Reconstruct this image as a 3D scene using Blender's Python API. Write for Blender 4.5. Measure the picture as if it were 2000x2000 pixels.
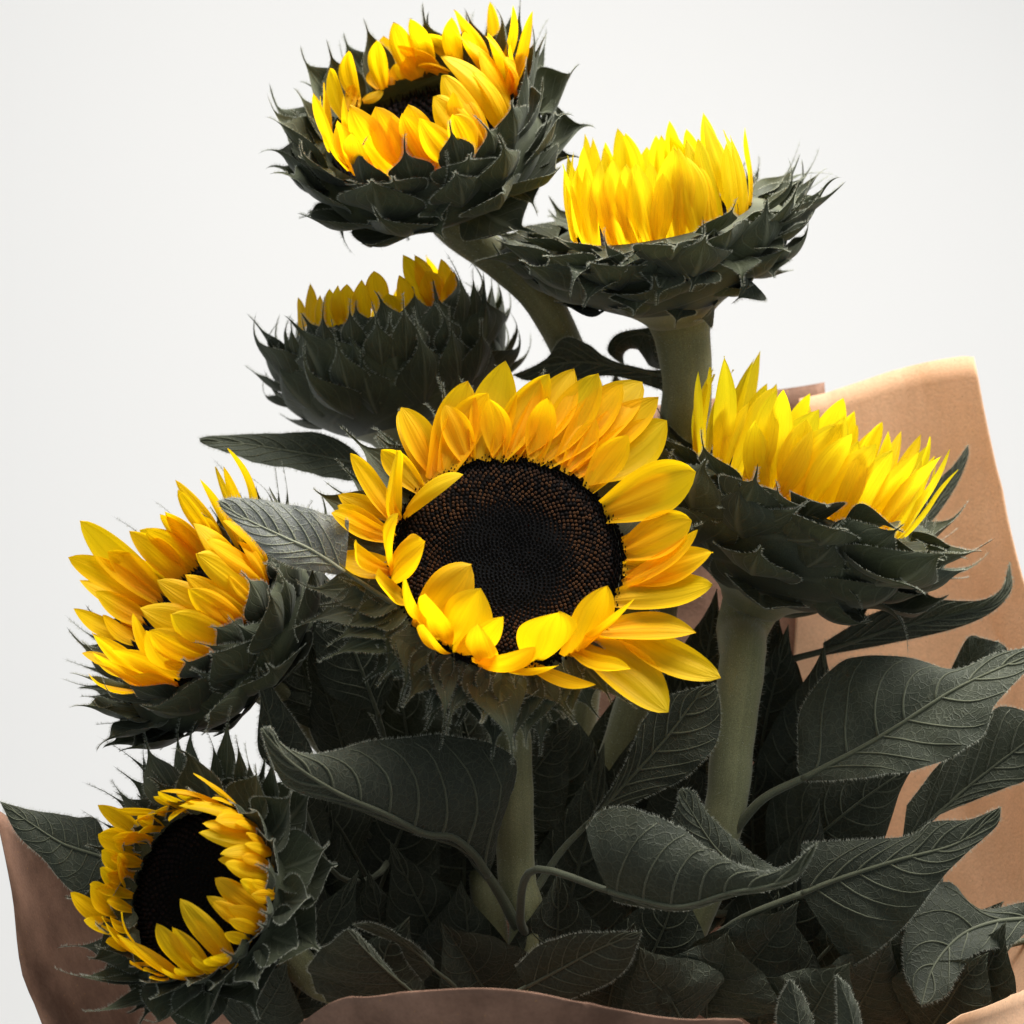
import bpy, math, random
from mathutils import Vector, Matrix, noise
R_ = math.radians
# ------------------------------------------------------------------ camera, world, lamps, exposure
scene = bpy.context.scene
for o in list(bpy.data.objects): bpy.data.objects.remove(o)
HALF = 0.21                                  # half the picture's width in metres at the plane y = 0
CAM_Y = -1.0
cam_d = bpy.data.cameras.new('camera'); cam = bpy.data.objects.new('camera', cam_d)
scene.collection.objects.link(cam); scene.camera = cam
cam.location = (0, CAM_Y, 0); cam.rotation_euler = (R_(90), 0, 0)
cam_d.sensor_width = 36; cam_d.lens = 18/HALF; cam_d.clip_start = .05; cam_d.clip_end = 50
cam_d.dof.use_dof = True; cam_d.dof.focus_distance = .95; cam_d.dof.aperture_fstop = 13
scene.render.resolution_x = 1024; scene.render.resolution_y = 1024
w = bpy.data.worlds.new('World'); scene.world = w; w.use_nodes = True
bg = w.node_tree.nodes['Background']; bg.inputs[0].default_value = (.80, .91, 1.0, 1); bg.inputs[1].default_value = .45
def area(name, loc, target, sx, sy, power, col=(1, 1, 1)):
    d = bpy.data.lights.new(name, 'AREA'); d.shape = 'RECTANGLE'; d.size = sx; d.size_y = sy; d.energy = power; d.color = col
    o = bpy.data.objects.new(name, d); scene.collection.objects.link(o); o.location = loc
    o.rotation_euler = (Vector(target)-Vector(loc)).to_track_quat('-Z', 'Y').to_euler()
    return o
area('softbox_overhead', (.34, -.06, 1.05), (0, -.02, 0), 1.0, 1.0, 54, (1, .985, .96))
area('wall_fill_top', (0, .75, 1.55), (0, 1.6, .25), 3.6, .5, 7.1, (1, .905, .815))  # unseen lamp added above the frame to brighten the wall
area('wall_fill_bottom', (.1, .75, -1.25), (.1, 1.6, -.2), 3.6, .5, 7.3, (1, .905, .815))  # its counterpart below the frame, also added to even out the wall
scene.view_settings.view_transform = 'Standard'; scene.view_settings.look = 'None'
scene.view_settings.exposure = 0; scene.view_settings.gamma = 1; scene.view_settings.use_curve_mapping = False
# ------------------------------------------------------------------ helpers
COL = scene.collection
S = 1e-3*HALF                                 # metres for one photograph pixel at y = 0
def P(px, py, y=0.0):                         # photograph pixel (0..2000) at a depth y
    k = S*(y-CAM_Y); return Vector(((px-1000)*k, y, (1000-py)*k))
def proj(v):
    k = S*(v.y-CAM_Y); return (1000+v.x/k, 1000-v.z/k)
CR = {1: (500, 0, .33644), 2: (980, 200, .36232), 3: (380, 450, .36232), 4: (640, 680, .41408), 5: (1220, 650, .40373),
      6: (80, 850, .32091), 7: (0, 1350, .34161), 8: (500, 1300, .36232), 9: (1100, 1200, .46584), 0: (0, 0, 1)}
def Z(c, x, y): a = CR[c]; return (a[0]+x*a[2], a[1]+y*a[2])
def catmull(pts, n):
    pts = [Vector(p) for p in pts]
    if len(pts) == 2: return [pts[0].lerp(pts[1], i/(n-1)) for i in range(n)]
    d = [0]
    for a, b in zip(pts, pts[1:]): d.append(d[-1]+max((b-a).length, 1e-6))
    q = [pts[0]*2-pts[1]]+pts+[pts[-1]*2-pts[-2]]
    out = []; k = 0
    for i in range(n):
        s = d[-1]*i/(n-1)
        while k < len(pts)-2 and s > d[k+1]: k += 1
        t = (s-d[k])/(d[k+1]-d[k]); a, b, c, e = q[k], q[k+1], q[k+2], q[k+3]
        out.append(.5*((2*b)+(c-a)*t+(2*a-5*b+4*c-e)*t*t+(3*b-a-3*c+e)*t**3))
    return out
class MB:
    def __init__(s): s.v = []; s.f = []; s.uv = []; s.m = []
    def grid(s, rows, mat=0, closed=False, uv=None):
        b = len(s.v); nr = len(rows); nc = len(rows[0])
        for i, r in enumerate(rows):
            for j, p in enumerate(r):
                s.v.append(p); s.uv.append((j/(nc-1) if not closed else j/nc, i/(nr-1)))
        for i in range(nr-1):
            for j in range(nc if closed else nc-1):
                j2 = (j+1) % nc
                s.f.append((b+i*nc+j, b+i*nc+j2, b+(i+1)*nc+j2, b+(i+1)*nc+j)); s.m.append(mat)
    def tube(s, pts, rad, seg=8, mat=0, cap=True):
        n = len(pts); rows = []
        up = Vector((.31, .2, .93)); last = None
        for i, p in enumerate(pts):
            t = (pts[min(i+1, n-1)]-pts[max(i-1, 0)]).normalized()
            a = last if last else t.orthogonal()
            a = (a-t*a.dot(t)).normalized(); last = a; b = t.cross(a); r = rad[i] if hasattr(rad, '__len__') else rad
            rows.append([p+(a*math.cos(2*math.pi*j/seg)+b*math.sin(2*math.pi*j/seg))*r for j in range(seg)])
        if cap:
            rows = [[pts[0]]*seg]+rows+[[pts[-1]]*seg]
        s.grid(rows, mat, True)
    def hair(s, p, d, L, wd, mat=1, bend=None):
        sd = d.cross(Vector((0, 1, 0)))
        if sd.length < 1e-4: return
        sd = sd.normalized()*wd*.5; b = len(s.v)
        q = p+d*L*.55; e = p+d*L+(bend or Vector((0, 0, 0)))*L
        s.v += [p-sd, p+sd, q+sd*.7, q-sd*.7, e]; s.uv += [(.5, .5)]*5
        s.f += [(b, b+1, b+2, b+3), (b+3, b+2, b+4)]; s.m += [mat, mat]
    def build(s, name, mats, parent=None, smooth=True):
        me = bpy.data.meshes.new(name)
        loc = WLOC.get(parent, Vector((0, 0, 0))) if parent else Vector((0, 0, 0))
        me.from_pydata([tuple(p-loc) for p in s.v], [], s.f)
        uvl = me.uv_layers.new(name='UVMap')
        li = [0]*len(me.loops); me.loops.foreach_get('vertex_index', li)
        flat = []
        for i in li: flat += s.uv[i]
        uvl.data.foreach_set('uv', flat)
        me.polygons.foreach_set('material_index', s.m)
        if smooth: me.polygons.foreach_set('use_smooth', [True]*len(me.polygons))
        if not isinstance(mats, (list, tuple)): mats = [mats]
        for m in mats: me.materials.append(m)
        me.update()
        o = bpy.data.objects.new(name, me); COL.objects.link(o)
        if parent: o.parent = parent
        WLOC[o] = loc
        return o
WLOC = {}
def thing(name, label, cat, loc, group=None):
    o = bpy.data.objects.new(name, None); COL.objects.link(o); o.location = loc; o.empty_display_size = .02
    o['label'] = label; o['category'] = cat
    if group: o['group'] = group
    WLOC[o] = Vector(loc); return o
# ------------------------------------------------------------------ materials
def mat(name):
    m = bpy.data.materials.new(name); m.use_nodes = True; nt = m.node_tree; nt.nodes.clear()
    out = nt.nodes.new('ShaderNodeOutputMaterial')
    def N(t, **kw):
        n = nt.nodes.new(t)
        for k, v in kw.items():
            if k.startswith('i_'): n.inputs[k[2:].replace('_', ' ')].default_value = v
            else: setattr(n, k, v)
        return n
    return m, nt, N, nt.links.new, out
def math_n(N, L, op, a, b=None, c=None):
    n = N('ShaderNodeMath', operation=op)
    for i, x in enumerate((a, b, c)):
        if x is None: continue
        if isinstance(x, (int, float)): n.inputs[i].default_value = x
        else: L(x, n.inputs[i])
    return n.outputs[0]
def ramp(N, L, fac, stops, interp='LINEAR'):
    r = N('ShaderNodeValToRGB'); r.color_ramp.interpolation = interp
    e = r.color_ramp.elements
    while len(e) < len(stops): e.new(.5)
    for k, (p, c) in zip(e, stops): k.position = p; k.color = (*c, 1)
    L(fac, r.inputs[0]); return r.outputs[0]
def mixc(N, L, fac, a, b, mode='MIX'):
    n = N('ShaderNodeMix', data_type='RGBA', blend_type=mode)
    for s, x in ((0, fac), (6, a), (7, b)):
        if isinstance(x, (int, float)): n.inputs[s].default_value = x
        elif isinstance(x, tuple): n.inputs[s].default_value = (*x, 1)
        else: L(x, n.inputs[s])
    return n.outputs[2]
def petal_material(name, base, low, mid, tip, trans):
    m, nt, N, L, out = mat(name)
    uv = N('ShaderNodeUVMap'); sep = N('ShaderNodeSeparateXYZ'); L(uv.outputs[0], sep.inputs[0])
    u, v = sep.outputs[0], sep.outputs[1]
    oi = N('ShaderNodeObjectInfo')
    col = ramp(N, L, v, [(0, base), (.2, low), (.5, mid), (1, tip)])
    mp = N('ShaderNodeMapping'); mp.inputs['Scale'].default_value = (13, .9, 1); L(uv.outputs[0], mp.inputs[0])
    cx = N('ShaderNodeCombineXYZ'); L(oi.outputs['Random'], cx.inputs[0]); L(oi.outputs['Random'], cx.inputs[1])
    sc = N('ShaderNodeVectorMath', operation='SCALE'); sc.inputs[3].default_value = 40; L(cx.outputs[0], sc.inputs[0]); L(sc.outputs[0], mp.inputs[1])
    nz = N('ShaderNodeTexNoise', i_Scale=1.0, i_Detail=3.0); L(mp.outputs[0], nz.inputs[0])
    streak = ramp(N, L, nz.outputs[0], [(.30, (.84, .78, .6)), (.5, (1, 1, 1))])
    col = mixc(N, L, .8, col, streak, 'MULTIPLY')
    hs = N('ShaderNodeHueSaturation'); L(col, hs.inputs['Color'])
    L(math_n(N, L, 'MULTIPLY_ADD', oi.outputs['Random'], .020, .490), hs.inputs['Hue'])
    L(math_n(N, L, 'MULTIPLY_ADD', oi.outputs['Random'], -.10, 1.04), hs.inputs['Value'])
    col = hs.outputs[0]
    wv = math_n(N, L, 'SINE', math_n(N, L, 'MULTIPLY', u, 44.0))
    hgt = math_n(N, L, 'ADD', math_n(N, L, 'MULTIPLY', wv, .10), nz.outputs[0])
    bp = N('ShaderNodeBump', i_Strength=.45, i_Distance=.0006); L(hgt, bp.inputs['Height'])
    pr = N('ShaderNodeBsdfPrincipled', i_Roughness=.55); L(col, pr.inputs['Base Color']); L(bp.outputs[0], pr.inputs['Normal'])
    pr.inputs['Specular IOR Level'].default_value = .22
    tr = N('ShaderNodeBsdfTranslucent'); tc = mixc(N, L, .5, col, trans); L(tc, tr.inputs[0]); L(bp.outputs[0], tr.inputs[1])
    mx = N('ShaderNodeMixShader'); mx.inputs[0].default_value = .56; L(pr.outputs[0], mx.inputs[1]); L(tr.outputs[0], mx.inputs[2])
    L(mx.outputs[0], out.inputs[0]); return m
def green_material(name, c0, c1, sheen=.35, veins=False, transl=.05, veincol=(.16, .165, .10), rough=.6, rib=False):
    m, nt, N, L, out = mat(name)
    tc = N('ShaderNodeTexCoord'); uv = N('ShaderNodeUVMap'); oi = N('ShaderNodeObjectInfo')
    nz = N('ShaderNodeTexNoise', i_Scale=60.0, i_Detail=4.0); L(tc.outputs['Object'], nz.inputs[0])
    fz = N('ShaderNodeTexNoise', i_Scale=2600.0, i_Detail=1.0); L(tc.outputs['Object'], fz.inputs[0])
    col = mixc(N, L, ramp(N, L, nz.outputs[0], [(.3, (0, 0, 0)), (.7, (1, 1, 1))]), c0, c1)
    fine = ramp(N, L, fz.outputs[0], [(.35, (.72, .72, .72)), (.65, (1.25, 1.25, 1.25))])
    col = mixc(N, L, .8, col, fine, 'MULTIPLY')
    hgt = math_n(N, L, 'MULTIPLY', fz.outputs[0], .25)
    if veins:
        sep = N('ShaderNodeSeparateXYZ'); L(uv.outputs[0], sep.inputs[0]); u, v = sep.outputs[0], sep.outputs[1]
        vo = N('ShaderNodeTexVoronoi', feature='DISTANCE_TO_EDGE', i_Scale=300.0)
        wn = N('ShaderNodeTexNoise', i_Scale=90.0, i_Detail=2.0); L(tc.outputs['Object'], wn.inputs[0])
        va = N('ShaderNodeVectorMath', operation='MULTIPLY_ADD'); va.inputs[1].default_value = (.006, .006, .006); L(wn.outputs['Color'], va.inputs[0]); L(tc.outputs['Object'], va.inputs[2])
        L(va.outputs[0], vo.inputs['Vector'])
        net = ramp(N, L, vo.outputs['Distance'], [(.0, (1, 1, 1)), (.075, (0, 0, 0))])
        vo2 = N('ShaderNodeTexVoronoi', feature='DISTANCE_TO_EDGE', i_Scale=620.0); L(va.outputs[0], vo2.inputs['Vector'])
        net2 = ramp(N, L, vo2.outputs['Distance'], [(.0, (1, 1, 1)), (.09, (0, 0, 0))])
        col = mixc(N, L, math_n(N, L, 'MULTIPLY', net, .36), col, veincol)
        col = mixc(N, L, math_n(N, L, 'MULTIPLY', net2, .16), col, veincol)
        hgt = math_n(N, L, 'ADD', hgt, math_n(N, L, 'ADD', math_n(N, L, 'MULTIPLY', net, .8), math_n(N, L, 'MULTIPLY', net2, .3)))
    else:
        sep = N('ShaderNodeSeparateXYZ'); L(uv.outputs[0], sep.inputs[0])
        mp = N('ShaderNodeMapping'); mp.inputs['Scale'].default_value = (16, 1.2, 1); L(uv.outputs[0], mp.inputs[0])
        st = N('ShaderNodeTexNoise', i_Scale=1.0, i_Detail=2.0); L(mp.outputs[0], st.inputs[0])
        col = mixc(N, L, .55, col, ramp(N, L, st.outputs[0], [(.3, (.7, .7, .7)), (.7, (1.25, 1.25, 1.2))]), 'MULTIPLY')
        hgt = math_n(N, L, 'ADD', hgt, math_n(N, L, 'MULTIPLY', st.outputs[0], .5))
        if rib:
            du = math_n(N, L, 'ABSOLUTE', math_n(N, L, 'SUBTRACT', sep.outputs[0], .5))
            line = ramp(N, L, du, [(.012, (1, 1, 1)), (.05, (0, 0, 0))])
            side = math_n(N, L, 'FRACT', math_n(N, L, 'MULTIPLY', math_n(N, L, 'SUBTRACT', sep.outputs[1], math_n(N, L, 'MULTIPLY', du, 1.1)), 5.0))
            side = ramp(N, L, math_n(N, L, 'ABSOLUTE', math_n(N, L, 'SUBTRACT', side, .5)), [(.02, (1, 1, 1)), (.09, (0, 0, 0))])
            both = math_n(N, L, 'MAXIMUM', line, math_n(N, L, 'MULTIPLY', side, .35))
            col = mixc(N, L, math_n(N, L, 'MULTIPLY', both, .5), col, (.17, .175, .11))
            hgt = math_n(N, L, 'ADD', hgt, math_n(N, L, 'MULTIPLY', both, 1.2))
    hs = N('ShaderNodeHueSaturation'); L(col, hs.inputs['Color']); L(math_n(N, L, 'MULTIPLY_ADD', oi.outputs['Random'], .3, .85), hs.inputs['Value'])
    col = hs.outputs[0]
    bp = N('ShaderNodeBump', i_Strength=.5, i_Distance=.0006); L(hgt, bp.inputs['Height'])
    pr = N('ShaderNodeBsdfPrincipled', i_Roughness=rough); L(col, pr.inputs['Base Color']); L(bp.outputs[0], pr.inputs['Normal'])
    pr.inputs['Specular IOR Level'].default_value = .2
    pr.inputs['Sheen Weight'].default_value = sheen; pr.inputs['Sheen Roughness'].default_value = .45; pr.inputs['Sheen Tint'].default_value = (.9, .92, .82, 1)
    tr = N('ShaderNodeBsdfTranslucent'); L(mixc(N, L, .5, col, (.14, .16, .03)), tr.inputs[0])
    mx = N('ShaderNodeMixShader'); mx.inputs[0].default_value = transl; L(pr.outputs[0], mx.inputs[1]); L(tr.outputs[0], mx.inputs[2])
    L(mx.outputs[0], out.inputs[0]); return m
def hair_material():
    m, nt, N, L, out = mat('plant_hair')
    d = N('ShaderNodeBsdfDiffuse'); d.inputs[0].default_value = (.46, .47, .38, 1)
    t = N('ShaderNodeBsdfTranslucent'); t.inputs[0].default_value = (.55, .56, .46, 1)
    mx = N('ShaderNodeMixShader'); mx.inputs[0].default_value = .5; L(d.outputs[0], mx.inputs[1]); L(t.outputs[0], mx.inputs[2]); L(mx.outputs[0], out.inputs[0]); return m
def disc_material(name, g):
    m, nt, N, L, out = mat(name)
    uv = N('ShaderNodeUVMap'); sep = N('ShaderNodeSeparateXYZ'); L(uv.outputs[0], sep.inputs[0])
    ring = ramp(N, L, sep.outputs[0], [(0, (.004, .004, .0045)), (.42, (.005, .004, .004)), (.60, (.012+.085*g, .010+.03*g, .014)), (.78, (.012+.085*g, .010+.03*g, .014)), (.90, (.018, .010, .010)), (1, (.012, .009, .010))])
    tip = math_n(N, L, 'POWER', sep.outputs[1], 2.0)
    col = mixc(N, L, tip, (.006, .006, .006), ring)
    pr = N('ShaderNodeBsdfPrincipled', i_Roughness=.85); L(col, pr.inputs['Base Color']); pr.inputs['Specular IOR Level'].default_value = .05
    L(pr.outputs[0], out.inputs[0]); return m
def paper_material(name, c0, c1, c2, tr_amt=.18):
    m, nt, N, L, out = mat(name)
    tc = N('ShaderNodeTexCoord')
    a = N('ShaderNodeTexNoise', i_Scale=22.0, i_Detail=6.0, i_Roughness=.65); L(tc.outputs['Object'], a.inputs[0])
    b = N('ShaderNodeTexNoise', i_Scale=900.0, i_Detail=3.0); L(tc.outputs['Object'], b.inputs[0])
    mp = N('ShaderNodeMapping'); mp.inputs['Scale'].default_value = (260, 260, 14); L(tc.outputs['Object'], mp.inputs[0])
    f = N('ShaderNodeTexNoise', i_Scale=1.0, i_Detail=2.0); L(mp.outputs[0], f.inputs[0])
    sp = N('ShaderNodeTexVoronoi', i_Scale=330.0); L(tc.outputs['Object'], sp.inputs['Vector'])
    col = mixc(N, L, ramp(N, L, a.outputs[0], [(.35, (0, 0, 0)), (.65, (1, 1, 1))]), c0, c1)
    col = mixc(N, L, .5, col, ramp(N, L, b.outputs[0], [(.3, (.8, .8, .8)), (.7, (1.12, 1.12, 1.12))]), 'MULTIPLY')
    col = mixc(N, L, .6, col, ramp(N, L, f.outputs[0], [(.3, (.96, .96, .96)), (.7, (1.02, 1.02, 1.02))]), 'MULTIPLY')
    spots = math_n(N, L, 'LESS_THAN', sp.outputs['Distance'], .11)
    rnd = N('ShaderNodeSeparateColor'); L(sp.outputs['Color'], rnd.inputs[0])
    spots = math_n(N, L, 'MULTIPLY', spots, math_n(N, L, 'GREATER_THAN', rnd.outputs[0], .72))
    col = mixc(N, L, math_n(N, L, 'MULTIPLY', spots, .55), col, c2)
    bp = N('ShaderNodeBump', i_Strength=.3, i_Distance=.0006); L(math_n(N, L, 'ADD', b.outputs[0], math_n(N, L, 'MULTIPLY', a.outputs[0], 4)), bp.inputs['Height'])
    pr = N('ShaderNodeBsdfPrincipled', i_Roughness=.72); L(col, pr.inputs['Base Color']); L(bp.outputs[0], pr.inputs['Normal']); pr.inputs['Specular IOR Level'].default_value = .2
    tr = N('ShaderNodeBsdfTranslucent'); L(col, tr.inputs[0])
    mx = N('ShaderNodeMixShader'); mx.inputs[0].default_value = tr_amt; L(pr.outputs[0], mx.inputs[1]); L(tr.outputs[0], mx.inputs[2])
    L(mx.outputs[0], out.inputs[0]); return m
def plain_material(name, c, rough=.8, var=.03, scale=3.0):
    m, nt, N, L, out = mat(name)
    tc = N('ShaderNodeTexCoord'); a = N('ShaderNodeTexNoise', i_Scale=scale, i_Detail=5.0); L(tc.outputs['Object'], a.inputs[0])
    col = ramp(N, L, a.outputs[0], [(.3, tuple(x*(1-var) for x in c)), (.7, tuple(min(1, x*(1+var)) for x in c))])
    pr = N('ShaderNodeBsdfPrincipled', i_Roughness=rough); L(col, pr.inputs['Base Color']); pr.inputs['Specular IOR Level'].default_value = .1
    L(pr.outputs[0], out.inputs[0]); return m
M_PETAL = petal_material('golden_petal', (.90, .42, .004), (.95, .53, .003), (.97, .575, .003), (.97, .62, .005), (1, .68, .004))
M_LEMON = petal_material('lemon_petal', (.92, .52, .006), (.96, .64, .006), (.97, .71, .008), (.97, .76, .012), (1, .82, .010))
M_BRACT = green_material('bract_green', (.038, .044, .028), (.070, .077, .040), sheen=.12, transl=.03, rib=True)
M_STEM = green_material('stem_green', (.185, .18, .085), (.235, .228, .115), sheen=.35, transl=.0)
M_LEAF = green_material('leaf_green', (.031, .036, .024), (.046, .051, .032), sheen=.15, veins=True, transl=.04, veincol=(.11, .115, .075))
M_VEIN = green_material('vein_green', (.085, .090, .055), (.105, .11, .068), sheen=.2, transl=0)
M_PALE = green_material('pale_vein', (.26, .265, .19), (.31, .315, .22), sheen=.2, transl=0)
M_HAIR = hair_material()
M_DISC = disc_material('disc_florets_brown', 1); M_DARK = disc_material('disc_florets_black', .1)
M_DOWNY_LIT = green_material('downy_lit_leaf_green', (.11, .113, .104), (.145, .148, .132), sheen=.4, veins=True, transl=.05, veincol=(.26, .27, .18))  # downy grey, lightened further: the light on this leaf is in its colour
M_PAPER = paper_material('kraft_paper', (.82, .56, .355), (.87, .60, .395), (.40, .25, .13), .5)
M_RUST_SHADED = paper_material('mottled_shaded_kraft', (.16, .085, .055), (.40, .225, .15), (.52, .27, .08), .10)  # rust mottling plus the wrap's shade, put into a darker kraft colour
M_WALL = plain_material('white_wall', (.79, .77, .745), var=.006, scale=1.2)
M_TABLE = plain_material('grey_tabletop', (.16, .155, .15), rough=.6, var=.08, scale=9)
# ------------------------------------------------------------------ the setting
TABLE_Z = -.445
def box(name, lo, hi, m):
    b = MB(); x0, y0, z0 = lo; x1, y1, z1 = hi
    c = [Vector((x, y, z)) for x in (x0, x1) for y in (y0, y1) for z in (z0, z1)]
    b.v = c; b.uv = [(0, 0)]*8; b.f = [(0, 1, 3, 2), (4, 6, 7, 5), (0, 4, 5, 1), (2, 3, 7, 6), (0, 2, 6, 4), (1, 5, 7, 3)]; b.m = [0]*6
    o = b.build(name, m, smooth=False); o['kind'] = 'structure'; return o
box('wall', (-4, 1.6, -3), (4, 1.7, 3.5), M_WALL)
box('tabletop', (-.6, -.45, TABLE_Z-.03), (.6, .45, TABLE_Z), M_TABLE)
# ------------------------------------------------------------------ flower machinery
rng = random.Random(7)
BUNCH = [(0, 0), (.021, .004), (.010, .020), (-.011, .019), (-.021, .002), (-.010, -.018), (.011, -.019)]
class Flower:
    def __init__(s, idx, label, crop, ctr, y, R, n, stem, L=150, depth=.62, e=55, cup=.16, spiral=0, neck=.2, prof=None, sharp=(.62, .8), twist=.35, eb=40):
        s.crop = crop; s.low_bow = -.22; s.wide = 1.15; s.rim = 1.0; s.pm = M_PETAL; s.sharp = sharp; s.twist = twist; s.eb = eb; s.C = P(*ctr, y); s.px = S*(y-CAM_Y); s.R = R*s.px; s.n = Vector(n).normalized(); s.L = L*s.px; s.e = e; s.cup = cup
        s.a = s.n.cross(Vector((0, 1, 0))).normalized() if abs(s.n.y) < .95 else Vector((1, 0, 0)); s.a = (s.a-s.n*s.a.dot(s.n)).normalized(); s.b = s.n.cross(s.a)
        bx, by = BUNCH[idx]
        base = Vector((bx, by+.0, TABLE_Z))
        s.root = thing('sunflower', label, 'sunflower', base, 'cut sunflowers in the paper-wrapped bouquet')
        s.depth = depth; s.rs = neck*s.R
        R0 = s.R
        s.prof = [(1.0*R0, .04*R0), (1.03*R0, -.06*R0), (.96*R0, -.20*R0), (.80*R0, -.36*R0), (.55*R0, -.50*R0), (.38*R0, -depth*R0), (s.rs*1.45, -(depth+.10)*R0), (s.rs*1.1, -(depth+.2)*R0), (s.rs*.5, -(depth+.22)*R0)]
        if prof: s.prof = [(x*R0, h*R0) for x, h in prof]+[(s.rs*1.45, -(depth+.10)*R0), (s.rs*1.1, -(depth+.2)*R0), (s.rs*.5, -(depth+.22)*R0)]
        b = MB()
        rows = [[s.at(r, h, 2*math.pi*j/40) for j in range(40)] for r, h in s.smooth_prof(22)]
        b.grid(rows, 0, True); b.m = [0 if i < 40*15 else 1 for i in range(len(b.m))]; b.build('receptacle', [M_BRACT, M_STEM], s.root)
        # stem: neck, then the traced pixels, then down into the bunch
        p0 = s.at(0, -(depth-.12)*R0, 0); t0 = s.at(0, -(depth+.35)*R0, 0)
        path = [p0, t0]+[P(x, yy, d) for x, yy, d in stem]+[Vector((bx*1.15, by*1.15, -.34)), base]
        s.path = catmull(path, 90)
        rad = [s.rs*(1-.28*min(1, i/40))*(1+.42*math.exp(-((s.path[i]-s.path[0]).length/(.42*R0))**2))*(1+.02*math.sin(i*1.7)) for i in range(90)]
        b = MB(); b.tube(s.path, rad, 20)
        for i in range(2, 60):
            p = s.path[i]; t = (s.path[i+1]-s.path[i-1]).normalized()
            for k in range(46):
                a = rng.uniform(0, 2*math.pi); q = t.orthogonal().normalized(); d = (Matrix.Rotation(a, 3, t) @ q)
                pp = p.lerp(s.path[i+1], rng.random())+d*rad[i]*.98
                b.hair(pp, (d+t*rng.uniform(-.5, .3)).normalized(), rng.uniform(.0008, .0020), .00010)
        b.build('stem', [M_STEM, M_HAIR], s.root)
    def smooth_prof(s, n):
        return [(v.x, v.y) for v in catmull([Vector((r, h, 0)) for r, h in s.prof], n)]
    def at(s, r, h, az): return s.C+(s.a*math.cos(az)+s.b*math.sin(az))*r+s.n*h
    def rad(s, az): return s.a*math.cos(az)+s.b*math.sin(az)
    def find(s, px, py, rings, half=None):
        best = None
        for r, h in rings:
            for k in range(120):
                az = k*math.pi/60; p = s.at(r, h, az)
                yrel = s.rad(az).y
                if half == 'f' and yrel > .12: continue
                if half == 'b' and yrel < -.12: continue
                q = proj(p); d = (q[0]-px)**2+(q[1]-py)**2
                if best is None or d < best[0]: best = (d, p, az)
        return best[1], best[2]
    def solve_tip(s, base, az, tip, L, e):
        r = s.rad(az); want = base+(r*math.cos(R_(e))+s.n*math.sin(R_(e)))*L
        cam_p = Vector((0, CAM_Y, 0)); d = (P(*tip, 0)-cam_p).normalized()
        w_ = base-cam_p; t0 = w_.dot(d); perp = (w_-d*t0).length
        L = max(L, perp*1.04); k = math.sqrt(max(0, L*L-perp*perp))
        c = [cam_p+d*(t0-k), cam_p+d*(t0+k)]
        return min(c, key=lambda q: (q-want).length)
    def frame(s, base, az, tip):
        ch = tip-base; L = ch.length; t = ch/L; r = s.rad(az)
        e = math.atan2(t.dot(s.n), t.dot(r)); inn = s.n*math.cos(e)-r*math.sin(e)
        inn = (inn-t*inn.dot(t)).normalized(); sd = t.cross(inn).normalized()
        return ch, L, t, e, inn, sd
    def petal(s, base, tip, W, bow=.10, half=None, L=None, e=None, curl=None, cup=None, r0=None):
        rr = (r0 or rng.uniform(.90, .97))*s.rim
        bp, az = s.find(*base, [(s.R*rr, 0)], half)
        L = (L*s.px if L else (0 if half == 'b' else s.L*rng.uniform(.93, 1.05)))
        tp = s.solve_tip(bp, az, tip, L, s.e if e is None else e)
        s.petal3(bp, az, tp, W*s.px*s.wide, bow, curl, cup)
    def petal3(s, bp, az, tp, W, bow, curl=None, cup=None):
        ch, L, t, e, inn, sd = s.frame(bp, az, tp)
        curl = rng.uniform(-.16, .20) if curl is None else curl; cup = s.cup*rng.uniform(.6, 1.4) if cup is None else cup
        tw = rng.uniform(-s.twist, s.twist); ph = rng.uniform(0, 6); sharp = rng.uniform(*s.sharp); mx = rng.uniform(.48, .6)
        lean = rng.uniform(-.05, .05); pl = rng.uniform(.035, .075)*W; wav = rng.uniform(.0, .05)*W
        nt_, nu = 18, 11; rows = []
        for i in range(nt_):
            v = i/(nt_-1)
            c = bp+ch*v-inn*(bow*L*4*v*(1-v))-inn*(curl*L*max(0, v-.55)**2*3)+sd*(lean*L*math.sin(math.pi*v))
            if v < mx: wv = .44+.56*math.sin(math.pi/2*(v/mx))**1.1
            else: wv = max(0, 1-((v-mx)/(1-mx))**2.1)**sharp
            wv *= W; a = tw*(v-.3); s2 = sd*math.cos(a)+inn*math.sin(a); i2 = inn*math.cos(a)-sd*math.sin(a)
            row = []
            for j in range(nu):
                u = 2*j/(nu-1)-1
                z = cup*wv*(abs(u)**1.8)*(1.25-.8*v)+pl*math.cos(u*5.2)*(1-v**3)*min(1, wv/W*1.5)+wav*math.sin(ph+v*7+u*2.2)*abs(u)
                row.append(c+s2*(u*wv*.5*(1-cup*.35*abs(u)))+i2*z)
            rows.append(row)
        b = MB(); b.grid(rows); b.build('petal', s.pm, s.root)
    def bract(s, base, tip, W, half=None, L=None, e=None, bow=None, tail=None, hook=None):
        rings = [(r*1.0, h) for r, h in s.smooth_prof(12)[2:9]]
        bp, az = s.find(*base, rings, half)
        q = proj(bp); dpx = math.hypot(tip[0]-q[0], tip[1]-q[1])
        L = (L if L else dpx*1.12)*s.px
        tp = s.solve_tip(bp, az, tip, L, s.eb if e is None else e)
        s.bract3(bp, az, tp, W*s.px, bow, tail, hook)
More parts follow.
